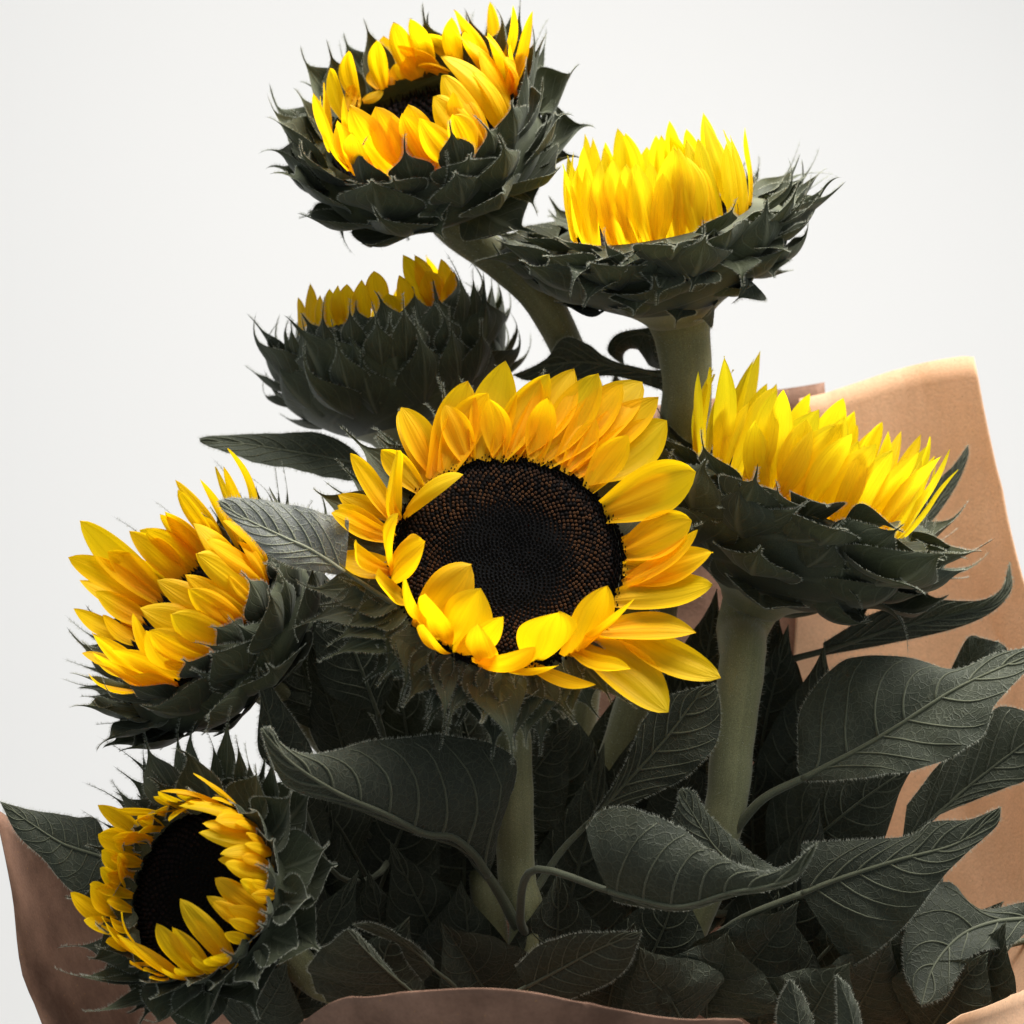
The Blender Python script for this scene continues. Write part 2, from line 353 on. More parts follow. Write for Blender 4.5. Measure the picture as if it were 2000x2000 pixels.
    def bract3(s, bp, az, tp, W, bow=None, tail=None, hook=None):
        ch, L, t, e, inn, sd = s.frame(bp, az, tp)
        if bow is None: bow = s.low_bow if e < R_(12) else .12
        hook = rng.uniform(-.75, .75) if hook is None else hook; tail = rng.uniform(.42, .60) if tail is None else tail
        side = rng.uniform(-.25, .25); cup = rng.uniform(.10, .26); tw = rng.uniform(-.5, .5); ph = rng.uniform(0, 6)
        nt_, nu = 18, 9; rows = []
        for i in range(nt_):
            v = i/(nt_-1); tl = max(0, (v-tail)/(1-tail))
            c = bp+ch*v-inn*(bow*L*4*v*(1-v))-inn*(hook*L*.30*tl*tl)+sd*(side*L*.35*tl*tl)-t*(abs(hook)*.12*L*tl**3)
            if v < .30: wv = .66+.34*math.sin(math.pi/2*v/.30)
            else:
                x = (v-.30)/.70; wv = .5*(1+math.cos(math.pi*min(1, x/(tail+.12))))*.91+.09*(1-x)**.8
            wv *= W; a = tw*v; s2 = sd*math.cos(a)+inn*math.sin(a); i2 = inn*math.cos(a)-sd*math.sin(a)
            rows.append([c+s2*((2*j/(nu-1)-1)*wv*.5)+i2*(cup*wv*abs(2*j/(nu-1)-1)**1.7-.035*W*math.exp(-((2*j/(nu-1)-1)/.16)**2)*(1-v)+.05*W*math.sin(ph+v*8+j)*abs(2*j/(nu-1)-1)*(1-v)) for j in range(nu)])
        b = MB(); b.grid(rows)
        for k in (0, nu-1):
            for i in range(1, nt_-2):
                for q in range(7):
                    f = rng.random(); p = rows[i][k].lerp(rows[i+1][k], f); o = (rows[i][k]-rows[i][nu//2])
                    if o.length < 1e-6: continue
                    b.hair(p, (o.normalized()+t*rng.uniform(.1, .7)+inn*rng.uniform(-.4, .4)).normalized(), rng.uniform(.0006, .0015), .00009)
        b.build('bract', [M_BRACT, M_HAIR], s.root)
    def ring_bracts(s, n, h, e, L, W, jitter=.5, az0=0, ef=None, bow=None, cond=None, hook=None, tail=None):     # rows all round the cup
        for k in range(n):
            az = az0+2*math.pi*(k+rng.uniform(-jitter, jitter)*.6)/n
            if cond and not cond(s.rad(az)): continue
            pr = s.smooth_prof(24); i = min(range(len(pr)), key=lambda q: abs(pr[q][1]+h*s.R)); r, hh = pr[i]
            bp = s.at(r*.99, hh, az); ee = R_((e if ef is None else ef(az))+rng.uniform(-14, 14)); LL = L*s.px*rng.uniform(.8, 1.2)
            d = s.rad(az)*math.cos(ee)+s.n*math.sin(ee)+s.rad(az+math.pi/2)*rng.uniform(-.22, .22)
            s.bract3(bp, az, bp+d.normalized()*LL, W*s.px*rng.uniform(.8, 1.25), bow, tail, None if hook is None else hook*rng.uniform(.2, 1.5))
    def ring_petals(s, azs, e, L, W, bow=.08):
        for az in azs:
            a = az+rng.uniform(-.06, .06); bp = s.at(s.R*rng.uniform(.92, 1), 0, a); ee = R_(e+rng.uniform(-10, 10))
            d = s.rad(a)*math.cos(ee)+s.n*math.sin(ee)+s.rad(a+math.pi/2)*rng.uniform(-.15, .15)
            s.petal3(bp, a, bp+d.normalized()*L*s.px*rng.uniform(.85, 1.1), W*s.px*rng.uniform(.85, 1.1), bow)
    def disc(s, dome=.06, count=1500, sink=.16, m=None):
        b = MB(); rows = []
        def hgt(q): return s.R*(dome*(1-q*q)-sink+.05*math.exp(-((q-.8)/.13)**2)-.05*math.exp(-(q/.35)**2))
        for i in range(16):
            q = .99*i/15
            rows.append([s.at(q*s.R, hgt(q)-.012*s.R, 2*math.pi*j/48) for j in range(48)])
        b.grid(rows, 0, True); b.uv = [(uvv[1], 0) for uvv in b.uv]
        d = b.build('disc', m or M_DARK, s.root)
        b = MB(); ga = math.pi*(3-math.sqrt(5))
        for k in range(count):
            q = math.sqrt((k+.5)/count)*rng.uniform(.996, 1.004); az = k*ga+rng.uniform(-.008, .008); tv = rng.choice((.25, .6, .8, 1, 1)); c = s.at(q*s.R*1.0, hgt(q), az)
            sz = s.R*1.45/math.sqrt(count)
            open_ = .55 < q < .86
            rr = sz*(.56 if open_ else .50); hh = sz*(rng.uniform(.5, .9) if open_ else rng.uniform(.5, .8))*(1.0 if q < .86 else rng.uniform(1.6, 3.4))
            lean = s.rad(az)*(-.15 if q > .86 else .1)+s.rad(az+1.57)*rng.uniform(-.25, .25)
            A = s.rad(az); B = s.rad(az+math.pi/2); b0 = len(b.v); m_ = 6
            top = c+s.n*hh+lean*sz*.6
            for j in range(m_):
                t = 2*math.pi*j/m_; b.v.append(c+(A*math.cos(t)+B*math.sin(t))*rr); b.uv.append((q, 0))
            tr_ = rr*(.62 if open_ else (.35 if q < .86 else .12))
            for j in range(m_):
                t = 2*math.pi*j/m_; b.v.append(top+(A*math.cos(t)+B*math.sin(t))*tr_); b.uv.append((q, tv))
            b.v.append(top-s.n*hh*(.55 if open_ else -.15)); b.uv.append((q, 0 if open_ else 1))
            for j in range(m_):
                j2 = (j+1) % m_
                b.f.append((b0+j, b0+j2, b0+m_+j2, b0+m_+j)); b.f.append((b0+m_+j, b0+m_+j2, b0+2*m_)); b.m += [0, 0]
        o = b.build('florets', m or M_DARK, d); o['kind'] = 'stuff'
    def P4(s, rows, **kw):      # petals traced in crop coordinates: base x,y, tip x,y, width (crop px), half
        c = s.crop; k = CR[c][2]
        for q in rows:
            s.petal(Z(c, q[0], q[1]), Z(c, q[2], q[3]), q[4]*k, half=q[5] if len(q) > 5 else None, **(q[6] if len(q) > 6 else kw))
    def B4(s, rows):
        c = s.crop; k = CR[c][2]
        for q in rows:
            s.bract(Z(c, q[0], q[1]), Z(c, q[2], q[3]), q[4]*k, half=q[5] if len(q) > 5 else None, **(q[6] if len(q) > 6 else {}))
# ------------------------------------------------------------------ leaves: midrib and both edges traced, each at its own depth
def leaf(f, crop, mid, left, right, d, dl=0.0, dr=0.0, label=None, petiole=True, puff=.05, veins=8, hair=True, seed=0, stemt=None, m=None):
    """d = (depth at base, depth at tip); dl/dr = how far the two edges stand nearer (-) or farther (+) than the midrib"""
    r = random.Random(seed+len(mid)*7+int(mid[0][0]))
    NV, NU = 40, 21
    def rail(pts, off):
        pts = [Z(crop, *p) for p in pts]
        tot = [0]
        for a, b_ in zip(pts, pts[1:]): tot.append(tot[-1]+math.hypot(a[0]-b_[0], a[1]-b_[1]))
        res = []
        for p, t in zip(pts, tot):
            v = t/tot[-1]; res.append(P(p[0], p[1], d[0]+(d[1]-d[0])*v+off*math.sin(math.pi*min(1, max(0, v)))))
        return catmull(res, NV)
    A, B, C = rail(left, dl), rail(mid, 0), rail(right, dr)
    def surf(u, v):
        x = v*(NV-1); i = min(NV-2, int(x)); t = x-i
        a, b_, c = A[i].lerp(A[i+1], t), B[i].lerp(B[i+1], t), C[i].lerp(C[i+1], t)
        e = a if u < .5 else c; k = abs(2*u-1); p = b_.lerp(e, k)
        wd = (e-b_).length
        nrm = (B[min(NV-1, i+1)]-B[max(0, i-1)]).cross(e-b_)
        if nrm.length > 1e-9:
            nrm.normalize()
            if nrm.y > 0: nrm = -nrm
            p = p+nrm*(wd*puff*math.sin(math.pi*k)*1.6+wd*.045*k*math.sin(v*19+seed+u*4)+wd*.02*math.sin(v*veins*2*math.pi-k*5)*k)
        return p
    rows = [[surf(j/(NU-1), i/(NV-1)) for j in range(NU)] for i in range(NV)]
    b = MB(); b.grid(rows)
    if hair:
        for k, s_ in ((0, 1), (NU-1, NU-2)):
            for i in range(NV-1):
                for q in range(max(3, int((rows[i+1][k]-rows[i][k]).length/.00028))):
                    o = rows[i][k]-rows[i][s_]
                    if o.length < 1e-6: continue
                    b.hair(rows[i][k].lerp(rows[i+1][k], r.random()), (o.normalized()+Vector((r.uniform(-.6, .6), r.uniform(-.6, .6), r.uniform(-.6, .6)))).normalized(), r.uniform(.0006, .0017), .00011)
    o = b.build('leaf', [m or M_LEAF, M_HAIR], f.root)
    if label: o['label'] = label
    v_ = MB(); n = NV; Lm = sum((B[i+1]-B[i]).length for i in range(n-1)); r0 = min(.0019, Lm*.013)
    v_.tube([surf(.5, i/(n-1))-Vector((0, .0004, 0)) for i in range(n)], [r0*(1-.8*i/(n-1)) for i in range(n)], 8)
    for k in range(veins):
        for sgn in (-1, 1):
            v0 = (k+.35+r.uniform(-.12, .12)+(.2 if sgn > 0 else 0))/(veins+.6); pts = []
            for q in range(9):
                t = q/8; vv = v0+(.17+.10*t)*t*(1-.4*v0); uu = .5+sgn*.5*(t*.93)
                if vv > .99: break
                pts.append(surf(uu, vv)-Vector((0, .0002, 0)))
            if len(pts) > 3: v_.tube(pts, [r0*.42*(1-.75*i/len(pts)) for i in range(len(pts))], 5)
    v_.build('veins', [M_PALE if m else M_VEIN], o)
    if petiole:
        bp = B[0]; cand = [p for p in f.path if p.z < bp.z+.005 and p.z > -.36] or f.path[-30:-8]
        tgt = min(cand, key=lambda p: (p-bp).length+max(0, p.z-bp.z+.03)*2)
        t0 = (B[0]-B[3]).normalized(); dd = (tgt-bp).length
        p_ = MB(); pts = catmull([bp-t0*.002, bp+t0*.38*dd, (bp+t0*.5*dd).lerp(tgt, .55)-Vector((0, 0, .05*dd)), tgt], 14)
        p_.tube(pts, [r0*1.05+.0008*i/13 for i in range(14)], 8); p_.build('petiole', [M_VEIN], o)
    return o
# ------------------------------------------------------------------ F1: top of the bouquet
F1 = Flower(0, 'half-open sunflower highest in the bouquet, tilted left on a bare slanting stem', 1, (824, 242), .03, 196, (-.22, -.64, .74),
            [(1035, 560, .045), (1112, 690, .06), (1160, 850, .07), (1150, 1300, .07), (1080, 1800, .04)], L=150, depth=.84, e=92, neck=.20, prof=[(1, .0), (1.08, -.08), (1.17, -.3), (1.08, -.55), (.76, -.74), (.42, -.86)], sharp=(.72, .95))
F1.disc(dome=.02, count=800, sink=.26)
F1.P4([(540,1000,340,535,110,'f'),(600,990,500,550,80,'f'),(690,1080,470,700,150,'f'),(830,1110,540,620,210,'f'),(970,1080,690,630,200,'f'),
 (1050,1040,840,640,150,'f'),(1060,1020,880,600,190,'f'),(1190,960,950,690,160,'f'),(1330,910,1015,560,200,'f'),(1370,880,1060,440,210,'f'),
 (1440,720,1110,310,215,'f'),(1460,600,1210,220,180),(1430,480,1095,185,110),(1420,330,1115,70,150,'b'),(1220,320,975,200,120,'b'),
 (1430,260,1345,5,95,'b'),(1470,320,1510,30,80,'b'),(1590,470,1570,60,160),(1490,560,1430,270,80),(760,480,740,210,120,'b'),
 (1060,380,820,275,120,'b'),(1130,440,940,375,80,'b'),(760,580,690,390,140,'b'),(860,520,830,360,140,'b'),(950,470,880,330,150,'b'),
 (600,700,565,490,95,'b'),(650,690,610,600,90,'b'),(690,680,740,540,80,'b'),(560,960,455,740,60,'f'),(1510,520,1480,330,120),(640,1040,560,760,140,'f'),(1240,930,1130,650,170,'f')])
F1.ring_petals([2*math.pi*k/20 for k in range(20)], 100, 128, 48)
F1.ring_bracts(14, .03, 74, 150, 85); F1.ring_bracts(14, .14, 72, 135, 125, bow=.1, hook=.6); F1.ring_bracts(12, .30, 70, 170, 140, bow=.16, hook=.9); F1.ring_bracts(10, .55, 52, 165, 170, bow=.2, hook=1.0, tail=.5); F1.ring_bracts(6, .72, 20, 130, 160, bow=.15, hook=.6)
F1.B4([(430,1000,150,700,110),(450,1000,335,690,90),(520,700,260,640,70,'b'),(500,650,325,415,100,'b'),(640,560,440,250,150,'b'),(640,470,545,315,90,'b'),
 (660,400,640,230,70,'b'),(720,300,660,180,70,'b'),(830,330,815,130,80,'b'),(930,260,895,130,60,'b'),(1000,260,945,10,100,'b'),(1210,120,1220,0,70,'b'),
 (1350,240,1385,0,140,'b'),(1480,200,1490,0,70,'b'),(1610,260,1640,20,80,'b'),(1620,400,1690,130,110),(1690,480,1780,470,140),(1640,650,1770,690,190),
 (470,1220,235,1230,160,'f'),(620,1190,520,1490,180,'f'),(800,1170,710,1450,190,'f'),(860,1290,900,1400,120,'f'),(1000,1110,1085,1300,200,'f'),(1300,1010,1300,1180,170,'f'),
 (740,1130,640,960,80,'f'),(900,1130,780,920,110,'f'),(1080,1040,1090,850,90,'f'),(1240,980,1205,870,90,'f'),(1430,850,1310,610,120,'f'),(1560,650,1460,430,130),
 (1500,1000,1500,800,240,'f'),(1600,850,1680,640,220),(1550,1150,1640,1260,200,'f'),(1330,1150,1400,1290,240,'f'),(1000,1300,1110,1400,240,'f'),(1580,980,1730,760,210)])
# ------------------------------------------------------------------ F2: upper right
F2 = Flower(1, 'sunflower bud with upright lemon petals above a saucer of curled bracts', 2, (1292, 437), .02, 180, (-.2, -.30, .95),
            [(1342, 770, .03), (1320, 900, .04), (1260, 1300, .04), (1130, 1800, .02)], L=90, depth=.92, e=86, neck=.29, prof=[(1, .04), (1.2, .0), (1.36, -.14), (1.32, -.40), (1.02, -.66), (.58, -.90)], sharp=(.8, 1.05), twist=.15, eb=25)
F2.wide = 1.0; F2.pm = M_LEMON
F2.disc(dome=.02, count=500)
F2.P4([(440,760,350,325,120,'f'),(500,770,450,235,160,'f'),(560,700,500,190,120,'b'),(600,780,510,330,130,'f'),(650,790,600,300,170,'f'),(690,650,645,150,160,'b'),
 (800,800,720,330,160,'f'),(790,650,780,245,130,'b'),(900,650,830,190,110,'b'),(930,600,905,95,110,'b'),(930,800,925,235,150,'f'),(860,815,870,370,140,'f'),
 (1040,600,1000,140,120,'b'),(1080,720,1010,300,190,'f'),(1200,690,1035,195,140,'f'),(1280,640,1090,85,180,'f'),(1330,560,1190,150,130),(1150,720,1060,320,150,'f'),
 (720,800,670,330,140,'f'),(460,760,400,320,130,'f'),(1000,790,960,250,150,'f'),(620,640,570,250,130,'b'),(1120,560,1060,200,120,'b'),(1220,560,1140,160,130,'b'),(860,640,860,180,110,'b'),(980,620,985,215,110,'b')], bow=.05)
F2.ring_petals([2*math.pi*k/22 for k in range(22)], 96, 165, 44)
F2.ring_bracts(16, -.01, 28, 125, 80); F2.ring_bracts(14, .14, 42, 150, 110, bow=.10, hook=.7); F2.ring_bracts(11, .34, 62, 150, 160, bow=.22, hook=1.0); F2.ring_bracts(9, .58, 48, 150, 180, bow=.24, hook=.8); F2.ring_bracts(6, .78, 20, 120, 170, bow=.15, hook=.5)
F2.B4([(1340,620,1610,180,80),(1380,600,1730,210,90),(1400,640,1750,310,100),(1400,640,1800,400,100),(1300,560,1400,280,70,'b'),(1420,650,1690,380,90),(1430,680,1740,440,110),
 (1460,760,1690,560,160),(1440,720,1640,470,150),(1330,560,1300,340,80,'b'),(1350,560,1360,370,80,'b'),
 (480,800,50,740,90),(480,830,10,850,90),(520,850,80,910,100),(470,780,310,650,70,'b'),(470,800,370,760,60),(500,800,160,700,90),
 (600,830,370,910,150,'f'),(720,830,630,930,170,'f'),(900,830,640,900,150,'f'),(1000,810,1030,910,170,'f'),(1120,760,1070,840,150,'f'),(1250,690,1290,650,130,'f'),(1360,640,1470,690,150,'f'),
 (1080,900,1000,1060,230,'f'),(1240,850,1300,1000,230,'f'),(800,980,650,870,240,'f'),(760,1050,730,1180,260,'f'),(600,1000,440,1130,230,'f'),(1400,850,1460,980,210,'f'),(980,1100,930,1220,180,'f'),(1150,1080,1010,1170,190,'f'),
 (1380,800,1570,850,200,'f'),(540,900,350,1050,220,'f'),(660,760,510,690,80,'f'),(840,800,790,790,60,'f'),(1130,690,1140,650,50,'f'),(880,930,830,1100,230,'f'),(1320,950,1230,1090,220,'f')])
# ------------------------------------------------------------------ F3: middle left, still mostly closed
F3 = Flower(2, 'mostly closed sunflower bud, dark pointed bracts hiding all but its petal tips', 3, (752, 640), .07, 190, (-.20, .0, .98),
            [(790, 960, .07), (850, 1200, .06), (930, 1600, .04), (970, 1900, .02)], L=90, depth=1.12, e=80, neck=.22, prof=[(.98, .05), (1.06, -.1), (1.13, -.3), (1.12, -.52), (1.0, -.75), (.75, -.95), (.42, -1.12)], sharp=(.85, 1.1))
F3.prof = F3.prof
F3.disc(dome=.02, count=300)
F3.P4([(600,640,575,365,80,'f'),(650,660,635,285,90,'f'),(690,640,690,340,80,'f'),(760,660,735,310,90,'f'),(820,640,770,300,80,'f'),(860,640,820,290,110,'f'),(940,640,900,265,90,'f'),(900,560,870,350,100,'b'),
 (1050,600,965,210,110,'f'),(1100,620,1040,330,110,'f'),(1200,560,1110,250,90,'f'),(1290,540,1110,130,110,'f'),(1340,560,1190,130,120,'f'),(1360,540,1260,125,100,'b'),(1390,560,1340,155,120,'f'),
 (760,640,790,330,100,'b'),(1000,600,1010,360,110,'b'),(1380,520,1380,210,110,'f'),(1330,560,1240,220,140,'f'),(1150,560,1100,300,110,'b')], bow=.07)
F3.ring_bracts(14, .22, 84, 120, 105, bow=.05); F3.ring_bracts(12, .5, 74, 175, 150, bow=.06); F3.ring_bracts(9, .78, 50, 160, 150, bow=.08)
F3.B4([(640,700,590,420,110),(720,700,695,335,130,'f'),(870,700,830,340,130,'f'),(1010,740,970,350,170,'f'),(1130,680,1105,260,150,'f'),(1220,700,1180,400,150,'f'),(1370,660,1310,360,160,'f'),
 (1430,560,1390,110,110),(1500,560,1450,160,110),(1500,800,1500,390,210,'f'),(1600,600,1610,230,170),(1640,560,1705,320,110),(1660,700,1740,410,120),(1660,800,1850,540,130),
 (470,760,400,480,120),(520,700,500,440,110),(560,680,540,420,90),(440,860,290,690,130),(470,980,330,840,130),(850,1000,510,610,300,'f'),(860,900,760,450,220,'f'),
 (980,1010,880,600,290,'f'),(1080,740,1030,390,160,'f'),(1230,900,1190,420,290,'f'),(1420,800,1300,370,200,'f'),(1600,800,1560,480,220,'f'),(480,920,380,530,190,'f'),(1330,950,1350,560,260,'f'),(1480,960,1450,600,240,'f'),
 (700,1080,450,960,200,'f'),(640,820,600,560,190,'f')])
# ------------------------------------------------------------------ F4: left
F4 = Flower(3, 'opening sunflower facing up and away to the left, directly above the lowest bloom', 6, (392, 1210), -.03, 188, (-.60, -.46, .65),
            [(600, 1400, .02), (720, 1560, .03), (840, 1800, .03)], L=185, depth=.84, e=78, neck=.2, prof=[(1, .0), (1.08, -.08), (1.16, -.3), (1.06, -.55), (.76, -.74), (.40, -.86)], sharp=(.72, .95))
F4.wide = .95
F4.disc(dome=.05, count=900, sink=.0)
F4.P4([(690,980,155,740,200,'b'),(640,1010,235,890,180,'b'),(720,960,235,520,240,'b'),(830,860,540,600,200,'b'),(880,770,610,575,200,'b'),(950,680,720,490,160,'b'),
 (960,640,760,450,170,'b'),(1000,540,815,355,120,'b'),(1020,480,790,280,140,'b'),(1150,420,970,265,120,'b'),(1250,380,1030,200,120,'b'),(1270,370,1085,205,130,'b'),(1380,390,1180,65,130),
 (600,1200,460,960,170,'b'),(500,1190,190,1060,160,'b'),(600,1100,330,950,180,'b'),(760,900,400,700,200,'b'),(900,720,640,560,180,'b'),
 (1480,810,1130,510,180,'f'),(1390,1000,935,530,240,'f'),(1370,1050,950,720,230,'f'),(1390,920,985,650,210,'f'),(1240,1070,865,850,180,'f'),(1310,1200,720,880,210,'f'),(1300,1190,850,920,180,'f'),
 (1180,1260,770,1070,240,'f'),(1110,1250,610,1060,230,'f'),(1090,1400,660,1185,230,'f'),(760,1340,555,1090,120,'f'),(980,1490,650,1220,230,'f'),(880,1560,430,1260,240,'f'),
 (800,1570,320,1185,200,'f'),(760,1610,320,1300,160,'f'),(700,1600,340,1330,100,'f'),(520,1260,440,970,90,'b')], bow=.09)
F4.ring_petals([2*math.pi*k/20 for k in range(20)], 72, 110, 40)
F4.ring_bracts(14, .03, 66, 120, 75); F4.ring_bracts(12, .28, 64, 160, 140, bow=.16, hook=.8); F4.ring_bracts(10, .55, 50, 165, 175, bow=.2, hook=.9); F4.ring_bracts(6, .74, 20, 130, 170, bow=.15, hook=.5)
F4.B4([(610,590,455,425,100,'b'),(750,460,700,360,60,'b'),(840,440,780,340,70,'b'),(1010,280,985,170,60,'b'),(1100,230,1050,110,70,'b'),(1400,390,1310,200,80),(1440,390,1330,120,95),(1510,400,1410,95,95),(1690,450,1600,365,65),
 (310,1200,100,1070,80,'b'),(350,1060,210,1025,60,'b'),(400,1450,100,1475,100),(350,1380,140,1340,70),(420,1580,180,1535,100),(600,1680,285,1620,150),(800,1720,310,1670,140),(700,1600,430,1450,120,'f'),(830,1700,590,1490,110,'f'),
 (910,1600,850,1460,130,'f'),(1090,1440,850,1360,150,'f'),(1200,1340,880,1190,170,'f'),(1330,1220,1040,1100,160,'f'),(1400,880,1240,750,120,'f'),(1480,1120,1415,750,240,'f'),(1420,1420,1290,1240,220,'f'),(1340,1620,1180,1490,230,'f'),
 (1150,1700,880,1560,230,'f'),(1500,1300,1600,1000,240,'f'),(1000,1760,760,1740,170,'f'),(1250,1650,1060,1560,220,'f')])
# ------------------------------------------------------------------ F6: right
F6 = Flower(5, 'sunflower with upright yellow petals in front of the tan paper, its pale stem bare', 5, (1555, 972), .0, 222, (.36, -.16, .92),
            [(1450, 1290, -.02), (1432, 1430, -.025), (1412, 1600, -.02), (1330, 1850, -.01)], L=90, depth=.90, e=80, neck=.215, prof=[(1, .04), (1.1, -.02), (1.2, -.2), (1.12, -.48), (.84, -.72), (.46, -.90)], sharp=(.8, 1.05), twist=.15, eb=25)
F6.wide = .95; F6.pm = M_LEMON
F6.disc(dome=.02, count=400)
F6.P4([(360,640,360,185,140,'f'),(430,720,520,110,200,'f'),(560,500,665,85,110,'b'),(480,760,700,260,170,'f'),(560,850,715,285,160,'f'),(640,600,745,245,120,'b'),(650,800,795,265,150,'f'),
 (800,600,895,315,120,'b'),(660,890,940,370,210,'f'),(880,700,1060,310,180,'b'),(720,870,1060,430,210,'f'),(850,890,1065,400,190,'f'),(1050,700,1130,450,110,'b'),(930,900,1220,540,190,'f'),(1150,700,1240,430,120,'b'),
 (1050,960,1290,560,170,'f'),(1200,800,1320,460,110,'b'),(1250,750,1435,495,120,'b'),(1130,1000,1420,570,150,'f'),(1350,800,1510,515,110,'b'),(1200,1010,1505,565,150,'f'),(1280,1020,1585,575,130,'f'),
 (400,660,440,170,150,'b'),(600,870,640,420,170,'f'),(780,900,880,420,190,'f'),(980,930,1130,520,180,'f'),(480,560,610,120,110,'b'),(1000,700,1000,420,130,'b'),(1120,960,1200,600,140,'f'),(1240,1010,1440,640,120,'f')], bow=.05)
F6.ring_petals([2*math.pi*k/24 for k in range(24)], 82, 175, 48)
F6.ring_bracts(15, .0, 24, 130, 90); F6.ring_bracts(12, .18, 46, 165, 140, bow=.12, hook=.7); F6.ring_bracts(9, .38, 64, 175, 210, bow=.24, hook=.9, tail=.62); F6.ring_bracts(8, .62, 46, 165, 220, bow=.24, hook=.7, tail=.62); F6.ring_bracts(5, .80, 10, 120, 180, bow=.15, hook=.5)
F6.B4([(1320,1020,1635,925,90),(1430,1130,1790,1070,120),(1400,1060,1685,1050,80),(1450,1100,1700,1160,80),(1440,960,1520,885,60,'b'),(1400,940,1510,750,70,'b'),(1350,1060,1515,1040,70,'f'),(1100,1040,1530,1190,260,'f'),
 (600,1270,635,790,340,'f',{'bow':.25,'tail':.7}),(680,910,915,800,110,'f'),(780,1020,1090,930,260,'f'),(840,1300,1200,1330,270,'f',{'bow':-.2}),(1150,1380,1390,1560,160,'f'),
 (350,560,265,340,110,'b'),(330,600,50,690,90),(300,540,70,440,80),(340,520,150,290,80,'b'),(360,660,210,560,110,'f'),(560,880,430,870,120,'f'),(1260,1330,1480,1190,300,'f'),(1000,1260,1060,1020,290,'f'),
 (1150,1250,1240,1080,300,'f'),(480,960,430,900,240,'f'),(900,1120,1060,960,270,'f'),(430,1050,400,880,200,'f'),(1380,1200,1560,1130,220,'f'),(520,860,490,830,110,'f'),(1060,1400,1170,1420,220,'f')])
# ------------------------------------------------------------------ F7: lowest left
F7 = Flower(6, 'sunflower lowest on the left with short ragged petals around a wide black centre', 7, (392, 1742), -.09, 176, (-.46, -.83, .30),
            [(600, 1900, -.05), (780, 2050, -.04)], L=118, depth=.66, e=85, neck=.22, prof=[(.96, -.03), (1.0, -.08), (1.04, -.26), (.93, -.46), (.65, -.58), (.36, -.70)], eb=20, sharp=(.7, .9))
F7.rim = 1.05
F7.disc(dome=.04, count=900)
F7.P4([(1450,620,1100,475,120),(1330,590,920,555,120),(1070,660,910,610,80),(1520,680,1040,620,120),(1240,690,1080,650,110),(910,650,665,705,65),(1030,650,765,745,80),(1110,690,970,745,75),(890,770,790,800,65),(710,800,560,655,105),(790,780,640,845,75),
 (740,900,555,810,140),(700,1020,570,910,100),(730,1050,680,935,90),(660,1100,575,1010,90),(700,1140,680,985,70),(690,1290,500,1110,160),(680,1400,385,1165,130),(720,1380,490,1300,100),(830,1440,700,1260,90),
 (800,1600,570,1300,130),(950,1670,680,1370,120),(1050,1640,740,1430,130),(1150,1590,890,1335,140),(1200,1560,985,1345,110),(1260,1480,1025,1195,140),(1270,1480,1120,1290,90),(1370,1330,1180,1170,100),(1420,1300,1210,1200,100),
 (1420,1250,1235,1070,120),(1510,1160,1345,1080,90),(1610,1070,1270,990,110),(1620,1000,1255,955,90),(1600,900,1270,920,100),(1600,830,1135,810,130),(1580,790,1150,770,120),(1560,740,1230,735,120)], bow=.08)
F7.ring_petals([2*math.pi*k/34 for k in range(34)], 92, 92, 32)
F7.ring_bracts(22, .0, 74, 90, 80); F7.ring_bracts(15, .15, 34, 140, 110); F7.ring_bracts(11, .36, 30, 150, 150, bow=.12, hook=.7)
F7.B4([(1080,400,1045,120,120),(1180,430,1120,110,110),(1190,430,1170,180,80),(1230,430,1260,60,150),(1420,560,1300,230,120),(1000,460,830,210,250),(830,450,800,255,120),(800,330,575,235,70),(870,550,640,430,200),(620,640,505,470,110),(690,610,640,480,80),
 (1640,690,1480,280,170),(1520,620,1310,300,140),(1560,640,1440,430,120),(580,740,440,690,90),(580,1050,430,1100,80),(720,1560,260,1385,210),(820,1690,290,1560,160),(830,1710,430,1580,120),(920,1750,420,1810,140),
 (1820,1050,1640,1130,250),(1500,1600,1240,1700,210),(1700,1300,1690,1150,240),(1400,1500,1560,1350,230),(1300,1700,1400,1560,230),(560,900,520,1000,110),(1650,900,1750,760,200),(1100,1750,1250,1850,240)])
# ------------------------------------------------------------------ F5: the open one in the middle
F5 = Flower(4, 'large fully open sunflower with a broad brown-ringed disc, centre of the bouquet', 4, (992, 1092), -.07, 236, (.06, -.88, .46),
            [(1000, 1500, -.04), (1008, 1700, -.03), (1022, 1900, -.03)], L=165, depth=.55, e=45, neck=.2, eb=-15, sharp=(.72, .95), prof=[(.94, .0), (.96, -.08), (.92, -.2), (.78, -.36), (.55, -.47), (.36, -.55)])
F5.rim = 1.035; F5.wide = 1.06
F5.low_bow = .04
F5.disc(dome=.05, count=2600, sink=.03, m=M_DISC)
FLAT = dict(bow=.02, e=18)
F5.P4([(440,590,340,285,120),(460,590,650,160,230),(520,545,745,215,190),(700,480,835,65,220),(790,470,1040,130,190),(900,480,1165,90,220),(960,520,1275,130,210),(1080,590,1485,135,240),(1180,650,1600,345,260),
 (1290,790,1750,590,270),(1385,960,1720,815,230),(1410,1130,1760,870,120),(1480,1100,1815,960,180),(1420,1220,1820,1125,210),(1310,1410,1730,1320,180),(1500,1440,1855,1555,180),(1290,1530,1610,1700,240),
 (620,520,700,270,170),(860,470,1000,150,170),(1020,540,1390,170,200),(1130,620,1560,240,210)], bow=.03, e=22)
